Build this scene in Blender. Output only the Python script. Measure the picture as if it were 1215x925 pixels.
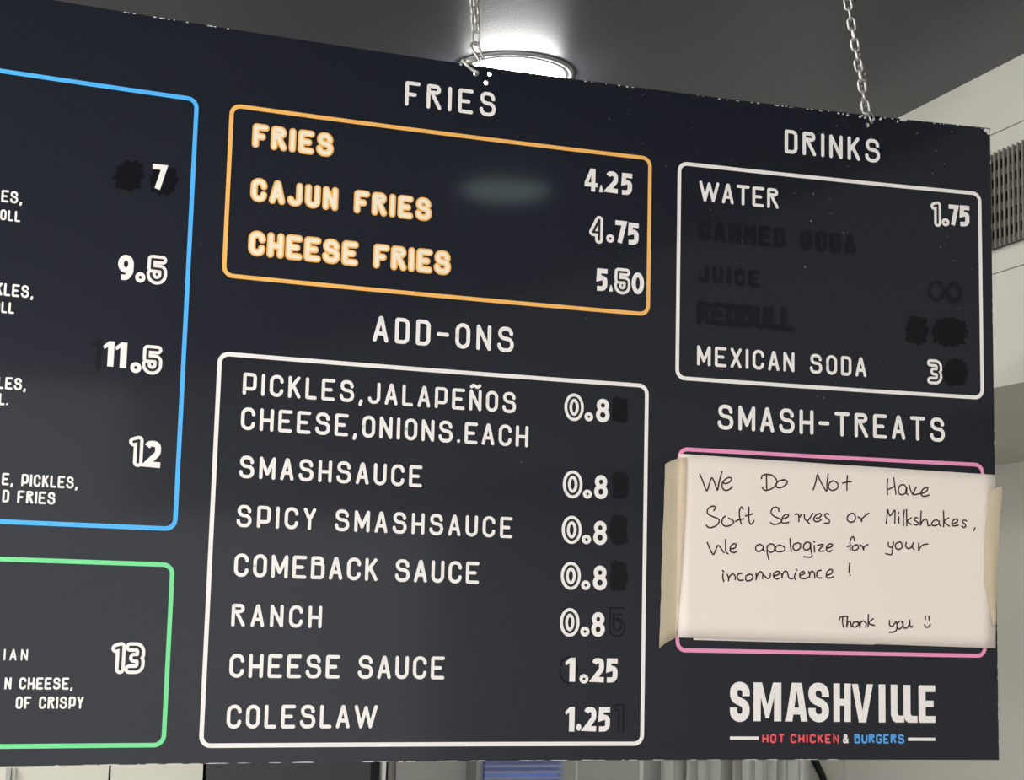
import bpy, bmesh, math, random
from mathutils import Vector, Matrix
from math import sin, cos, pi, sqrt

for o in list(bpy.data.objects):
    bpy.data.objects.remove(o)
sc = bpy.context.scene
C = sc.collection

# ---------------------------------------------------------------- camera
EYE = 1.6                                   # camera height above the floor
R = ((0.948811, 0.309139, -0.064734), (-0.314892, 0.941772, -0.117937), (0.024506, 0.132285, 0.990909))
cam = bpy.data.objects.new('camera', bpy.data.cameras.new('camera'))
C.objects.link(cam)
cam.data.sensor_width = 36
cam.data.lens = 58.0384
m = Matrix.Identity(4)
for i in range(3):
    m[i][0] = R[i][0]; m[i][1] = R[i][2]; m[i][2] = -R[i][1]
m[2][3] = EYE
cam.matrix_world = m
sc.camera = cam

# ---------------------------------------------------------------- world, lamps, exposure
WORLD = 2.5
LAMP_VISIBLE = 48.0
LAMP_FRONT = 5.5
LAMP_FILL = 340.0
w = bpy.data.worlds.new('world'); sc.world = w
w.use_nodes = True
w.node_tree.nodes['Background'].inputs[0].default_value = (1.0, 0.995, 0.985, 1)
w.node_tree.nodes['Background'].inputs[1].default_value = WORLD
sc.view_settings.view_transform = 'Standard'
sc.view_settings.look = 'None'
sc.view_settings.exposure = 0.0
sc.view_settings.gamma = 1.0
sc.view_settings.use_curve_mapping = False

# ---------------------------------------------------------------- materials
def lin(c):
    return tuple((v/12.92 if v <= .04045 else ((v+.055)/1.055)**2.4) for v in (x/255 for x in c))

def mat(name, rgb, rough=.5, spec=.5, metal=0, noise=0, nscale=20, bump=0, bscale=200, emit=0):
    M = bpy.data.materials.new(name); M.use_nodes = True
    nt = M.node_tree; b = nt.nodes['Principled BSDF']
    col = lin(rgb)
    b.inputs['Base Color'].default_value = (*col, 1)
    b.inputs['Roughness'].default_value = rough
    b.inputs['Specular IOR Level'].default_value = spec
    b.inputs['Metallic'].default_value = metal
    tc = nt.nodes.new('ShaderNodeTexCoord')
    if noise:
        n = nt.nodes.new('ShaderNodeTexNoise'); n.inputs['Scale'].default_value = nscale; n.inputs['Detail'].default_value = 5
        nt.links.new(tc.outputs['Object'], n.inputs['Vector'])
        mx = nt.nodes.new('ShaderNodeMix'); mx.data_type = 'RGBA'
        mx.inputs[6].default_value = (*[c*(1-noise) for c in col], 1)
        mx.inputs[7].default_value = (*[min(1, c*(1+noise)) for c in col], 1)
        nt.links.new(n.outputs['Fac'], mx.inputs[0]); nt.links.new(mx.outputs[2], b.inputs['Base Color'])
    if bump:
        n = nt.nodes.new('ShaderNodeTexNoise'); n.inputs['Scale'].default_value = bscale; n.inputs['Detail'].default_value = 3
        nt.links.new(tc.outputs['Object'], n.inputs['Vector'])
        bp = nt.nodes.new('ShaderNodeBump'); bp.inputs['Strength'].default_value = bump; bp.inputs['Distance'].default_value = .002
        nt.links.new(n.outputs['Fac'], bp.inputs['Height']); nt.links.new(bp.outputs['Normal'], b.inputs['Normal'])
    if emit:
        b.inputs['Emission Color'].default_value = (*col, 1); b.inputs['Emission Strength'].default_value = emit
    return M

WHITE = mat('white_vinyl', (241, 236, 232), .45, .3, noise=.03, nscale=60)
BLUE = mat('blue_vinyl', (82, 180, 250), .45, .3)
GREEN = mat('green_vinyl', (120, 222, 150), .45, .3)
ORANGE = mat('orange_vinyl', (248, 186, 100), .45, .3)
PINK = mat('pink_vinyl', (238, 150, 192), .45, .3)
CREAMW = mat('cream_vinyl', (250, 234, 208), .45, .3)
REDT = mat('red_vinyl', (238, 88, 96), .45, .3)
BLUET = mat('light_blue_vinyl', (88, 165, 238), .45, .3)
INKBLACK = mat('black_vinyl', (26, 24, 28), .4, .4)
PATCH = mat('black_marker', (15, 15, 21), .26, .14)
PATCH2 = mat('faded_black_marker', (19, 21, 29), .28, .17)
PAPER = mat('paper', (240, 228, 219), .85, .1, noise=.012, nscale=9, bump=.12, bscale=30)
PAPER2 = mat('plain_paper', (232, 224, 214), .85, .1)
INK = mat('pen_ink', (52, 40, 42), .6, .2)
STEEL = mat('galvanised_steel', (190, 188, 184), .35, .5, metal=.8, noise=.15, nscale=300)
RINGM = mat('zinc_link', (214, 212, 206), .4, .5, metal=.5)
CEIL = mat('charcoal_ceiling_paint', (76, 79, 87), .42, .45, noise=.06, nscale=40, bump=.30, bscale=160)
WALLW = mat('white_bulkhead_paint', (214, 212, 200), .6, .3, noise=.03, nscale=6)
WALLG = mat('grey_wall_paint', (196, 193, 184), .6, .3, noise=.03, nscale=5)
WALLC = mat('pale_wall_paint', (214, 210, 200), .6, .3, noise=.02, nscale=5)
FLOOR = mat('grey_floor_tile', (98, 95, 92), .4, .5, noise=.1, nscale=4)
SEAM = mat('seam_shadow_gap', (120, 116, 108), .8, .1)
GRM = mat('grille_paint', (136, 131, 121), .5, .3, noise=.08, nscale=60)
GRD = mat('grille_blade_grey', (84, 79, 72), .6, .3)
DARK = mat('grille_opening_shade', (16, 15, 14), .9, .1)  # near-black colour stands for the shade inside the grille opening
TRIMM = mat('lamp_trim_grey', (150, 150, 152), .35, .5)
CAB = mat('cream_laminate', (232, 229, 214), .5, .4)
FRG = mat('dark_grey_steel', (66, 66, 68), .4, .5, metal=.3)
BLK = mat('black_gasket', (10, 10, 16), .5, .4)
BRUSH = mat('brushed_steel', (176, 178, 172), .35, .5, metal=.4, noise=.06, nscale=30)
LITE = mat('bright_trim', (226, 226, 222), .4, .5)

def lamp_mat(strength, tint):
    M = bpy.data.materials.new('lamp_diffuser'); M.use_nodes = True
    b = M.node_tree.nodes['Principled BSDF']
    b.inputs['Base Color'].default_value = (.9, .9, .9, 1)
    b.inputs['Emission Color'].default_value = (*tint, 1)
    b.inputs['Emission Strength'].default_value = strength
    return M

def board_mat():
    M = mat('black_board_laminate', (22, 25, 36), .32, .16)
    nt = M.node_tree; b = nt.nodes['Principled BSDF']; N = nt.nodes.new; L = nt.links.new
    tc = N('ShaderNodeTexCoord'); sp = N('ShaderNodeSeparateXYZ'); L(tc.outputs['Object'], sp.inputs[0])
    def math_(op, a, bb=None):
        n = N('ShaderNodeMath'); n.operation = op
        for k, v in enumerate((a, bb)):
            if v is None: continue
            if hasattr(v, 'links'): L(v, n.inputs[k])
            else: n.inputs[k].default_value = v
        return n.outputs[0]
    # dust specks, thicker toward the upper right corner of the board
    vo = N('ShaderNodeTexVoronoi'); vo.inputs['Scale'].default_value = 105
    L(tc.outputs['Object'], vo.inputs['Vector'])
    rnd = N('ShaderNodeSeparateColor'); L(vo.outputs['Color'], rnd.inputs[0])
    mr = N('ShaderNodeMapRange'); mr.inputs[1].default_value = .15; mr.inputs[2].default_value = .95
    mr.inputs[3].default_value = .03; mr.inputs[4].default_value = .8
    L(sp.outputs[0], mr.inputs[0])
    mz = N('ShaderNodeMapRange'); mz.inputs[1].default_value = .45; mz.inputs[2].default_value = .85
    mz.inputs[3].default_value = .12; mz.inputs[4].default_value = 1.0
    L(sp.outputs[2], mz.inputs[0])
    pick = math_('LESS_THAN', rnd.outputs[0], math_('MULTIPLY', mr.outputs[0], mz.outputs[0]))
    size = math_('MULTIPLY', rnd.outputs[1], .15)
    speck = math_('MULTIPLY', math_('LESS_THAN', vo.outputs['Distance'], size), pick)
    speck = math_('MULTIPLY', speck, rnd.outputs[2])
    mx = N('ShaderNodeMix'); mx.data_type = 'RGBA'
    L(math_('MULTIPLY', speck, .5), mx.inputs[0])
    mx.inputs[6].default_value = b.inputs['Base Color'].default_value
    mx.inputs[7].default_value = (.42, .42, .42, 1)
    L(mx.outputs[2], b.inputs['Base Color'])
    # faint smears in the gloss
    n2 = N('ShaderNodeTexNoise'); n2.inputs['Scale'].default_value = 5; n2.inputs['Detail'].default_value = 4
    L(tc.outputs['Object'], n2.inputs['Vector'])
    m2 = N('ShaderNodeMapRange'); m2.inputs[3].default_value = .26; m2.inputs[4].default_value = .38
    b.inputs['Coat Weight'].default_value = .30; b.inputs['Coat Roughness'].default_value = .07; b.inputs['Coat IOR'].default_value = 1.5
    L(n2.outputs['Fac'], m2.inputs[0]); L(m2.outputs[0], b.inputs['Roughness'])
    return M
BOARD = board_mat()
CORE = mat('board_core', (205, 203, 198), .7, .2)

def tape_mat():
    M = mat('masking_tape_film', (238, 222, 192), .7, .2, noise=.08, nscale=45, bump=.3, bscale=60)
    nt = M.node_tree; b = nt.nodes['Principled BSDF']; out = nt.nodes['Material Output']
    t = nt.nodes.new('ShaderNodeBsdfTransparent'); x = nt.nodes.new('ShaderNodeMixShader'); x.inputs[0].default_value = .58
    nt.links.new(b.outputs[0], x.inputs[1]); nt.links.new(t.outputs[0], x.inputs[2]); nt.links.new(x.outputs[0], out.inputs[0])
    return M
TAPE = tape_mat()

# ---------------------------------------------------------------- helpers
def link(o, parent=None):
    C.objects.link(o)
    if parent is not None: o.parent = parent
    return o

def tag(o, label=None, cat=None, group=None, kind=None):
    if label: o['label'] = label
    if cat: o['category'] = cat
    if group: o['group'] = group
    if kind: o['kind'] = kind
    return o

def empty(name, loc, label=None, cat=None, group=None):
    o = bpy.data.objects.new(name, None); o.location = loc; o.empty_display_size = .05
    return tag(link(o), label, cat, group)

class MB:
    def __init__(s): s.v = []; s.f = []; s.m = []; s.sm = []
    def add(s, vs, fs, mi=0, smooth=False):
        b = len(s.v); s.v += [tuple(v) for v in vs]
        for f in fs: s.f.append([i+b for i in f]); s.m.append(mi); s.sm.append(smooth)
    def box(s, x0, x1, y0, y1, z0, z1, mi=0):
        s.add([(x0,y0,z0),(x1,y0,z0),(x1,y1,z0),(x0,y1,z0),(x0,y0,z1),(x1,y0,z1),(x1,y1,z1),(x0,y1,z1)],
              [(0,3,2,1),(4,5,6,7),(0,1,5,4),(1,2,6,5),(2,3,7,6),(3,0,4,7)], mi)
    def tube(s, pts, r, n=8, closed=False, mi=0):
        P = [Vector(p) for p in pts]; N = len(P); rings = []
        up = Vector((.123, .456, .88)).normalized()
        vs = []
        for i, p in enumerate(P):
            a = P[i-1] if (i or closed) else p; c = P[(i+1) % N] if (i < N-1 or closed) else p
            t = (c-a).normalized(); x = t.cross(up)
            if x.length < .05: x = t.cross(Vector((1, 0, 0)))
            x.normalize(); y = t.cross(x)
            for k in range(n): vs.append(p + r*(cos(2*pi*k/n)*x + sin(2*pi*k/n)*y))
        fs = []
        for i in range(N if closed else N-1):
            j = (i+1) % N
            for k in range(n): fs.append((i*n+k, i*n+(k+1) % n, j*n+(k+1) % n, j*n+k))
        if not closed: fs += [tuple(range(n))[::-1], tuple(range((N-1)*n, N*n))]
        s.add(vs, fs, mi, True)
    def lathe(s, prof, n=64, c=(0,0,0), mi=0):
        vs = []
        for r, z in prof:
            for k in range(n): vs.append((c[0]+r*cos(2*pi*k/n), c[1]+r*sin(2*pi*k/n), c[2]+z))
        fs = []
        for i in range(len(prof)-1):
            for k in range(n): fs.append((i*n+k, i*n+(k+1) % n, (i+1)*n+(k+1) % n, (i+1)*n+k))
        s.add(vs, fs, mi, True)
    def build(s, name, mats, parent=None, origin=None):
        if origin is None:
            origin = Vector((0,0,0))
            p = parent
            while p is not None: origin = origin + Vector(p.location); p = p.parent
        origin = Vector(origin)
        me = bpy.data.meshes.new(name)
        me.from_pydata([Vector(v)-origin for v in s.v], [], s.f)
        for mm in (mats if isinstance(mats, (list, tuple)) else [mats]): me.materials.append(mm)
        for p, mi, sm in zip(me.polygons, s.m, s.sm): p.material_index = mi; p.use_smooth = sm
        me.update()
        o = bpy.data.objects.new(name, me); link(o, parent)
        if parent is None: o.location = origin
        return o

def smooth_path(pts, closed=False, n=6):
    P = [Vector(p) for p in pts]; N = len(P); out = []
    if N == 2: return P
    for i in range(N if closed else N-1):
        p0 = P[i-1] if (i or closed) else P[0]*2-P[1]
        p1, p2 = P[i], P[(i+1) % N]
        p3 = P[(i+2) % N] if (i+2 < N or closed) else P[-1]*2-P[-2]
        for k in range(n):
            t = k/n
            out.append(.5*((2*p1)+(p2-p0)*t+(2*p0-5*p1+4*p2-p3)*t*t+(3*p1-p0-3*p2+p3)*t**3))
    if not closed: out.append(P[-1])
    return out

# ---------------------------------------------------------------- the room
XW, HC = 1.90, 1.10+EYE                     # bulkhead face, ceiling height
X2, YB = 2.85, 5.02                         # recessed wall, back wall
def struct(name, mb, mm, label):
    return tag(mb.build(name, mm), label, None, None, 'structure')
b = MB(); b.box(-4.5, XW+1.2, -4.5, YB+.1, HC, HC+.1); struct('ceiling', b, CEIL, 'charcoal painted ceiling')
b = MB(); b.box(-4.5, X2+.1, -4.5, YB+.1, -.1, 0); struct('floor', b, FLOOR, 'grey floor')
b = MB(); b.box(-4.5, X2+.1, YB, YB+.1, 0, HC); struct('wall_back', b, WALLG, 'grey back wall seen below the board')
b = MB(); b.box(X2, X2+.1, -4.5, YB, 0, EYE+.456); struct('wall_right', b, WALLC, 'pale wall under the bulkhead')
b = MB(); b.box(XW, X2+.25, -4.5, YB, EYE+.456, HC); struct('wall_bulkhead', b, WALLW, 'white bulkhead above the recess')
b = MB(); b.box(XW-.0006, XW+.001, -4.5, YB, EYE+.9655, EYE+.9675); struct('trim_1', b, SEAM, 'panel seam above the air grille')
b = MB(); b.box(XW-.0006, XW+.001, -4.5, YB, EYE+.682, EYE+.684); struct('trim_2', b, SEAM, 'panel seam below the air grille')

# ---------------------------------------------------------------- the menu board (bowed panel)
K = 2.0
def gy(u):
    """distance of the bowed board at width position u (m)"""
    x = u/K
    f = lambda t: 1+.01502845*(1-((t-.4)/.33)**2)
    if x < 0: return K*(f(0) + x*.1104)
    return K*f(x)
def W3(u, v, d=0.0): return (u, gy(u)-d, v+EYE)

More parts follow.
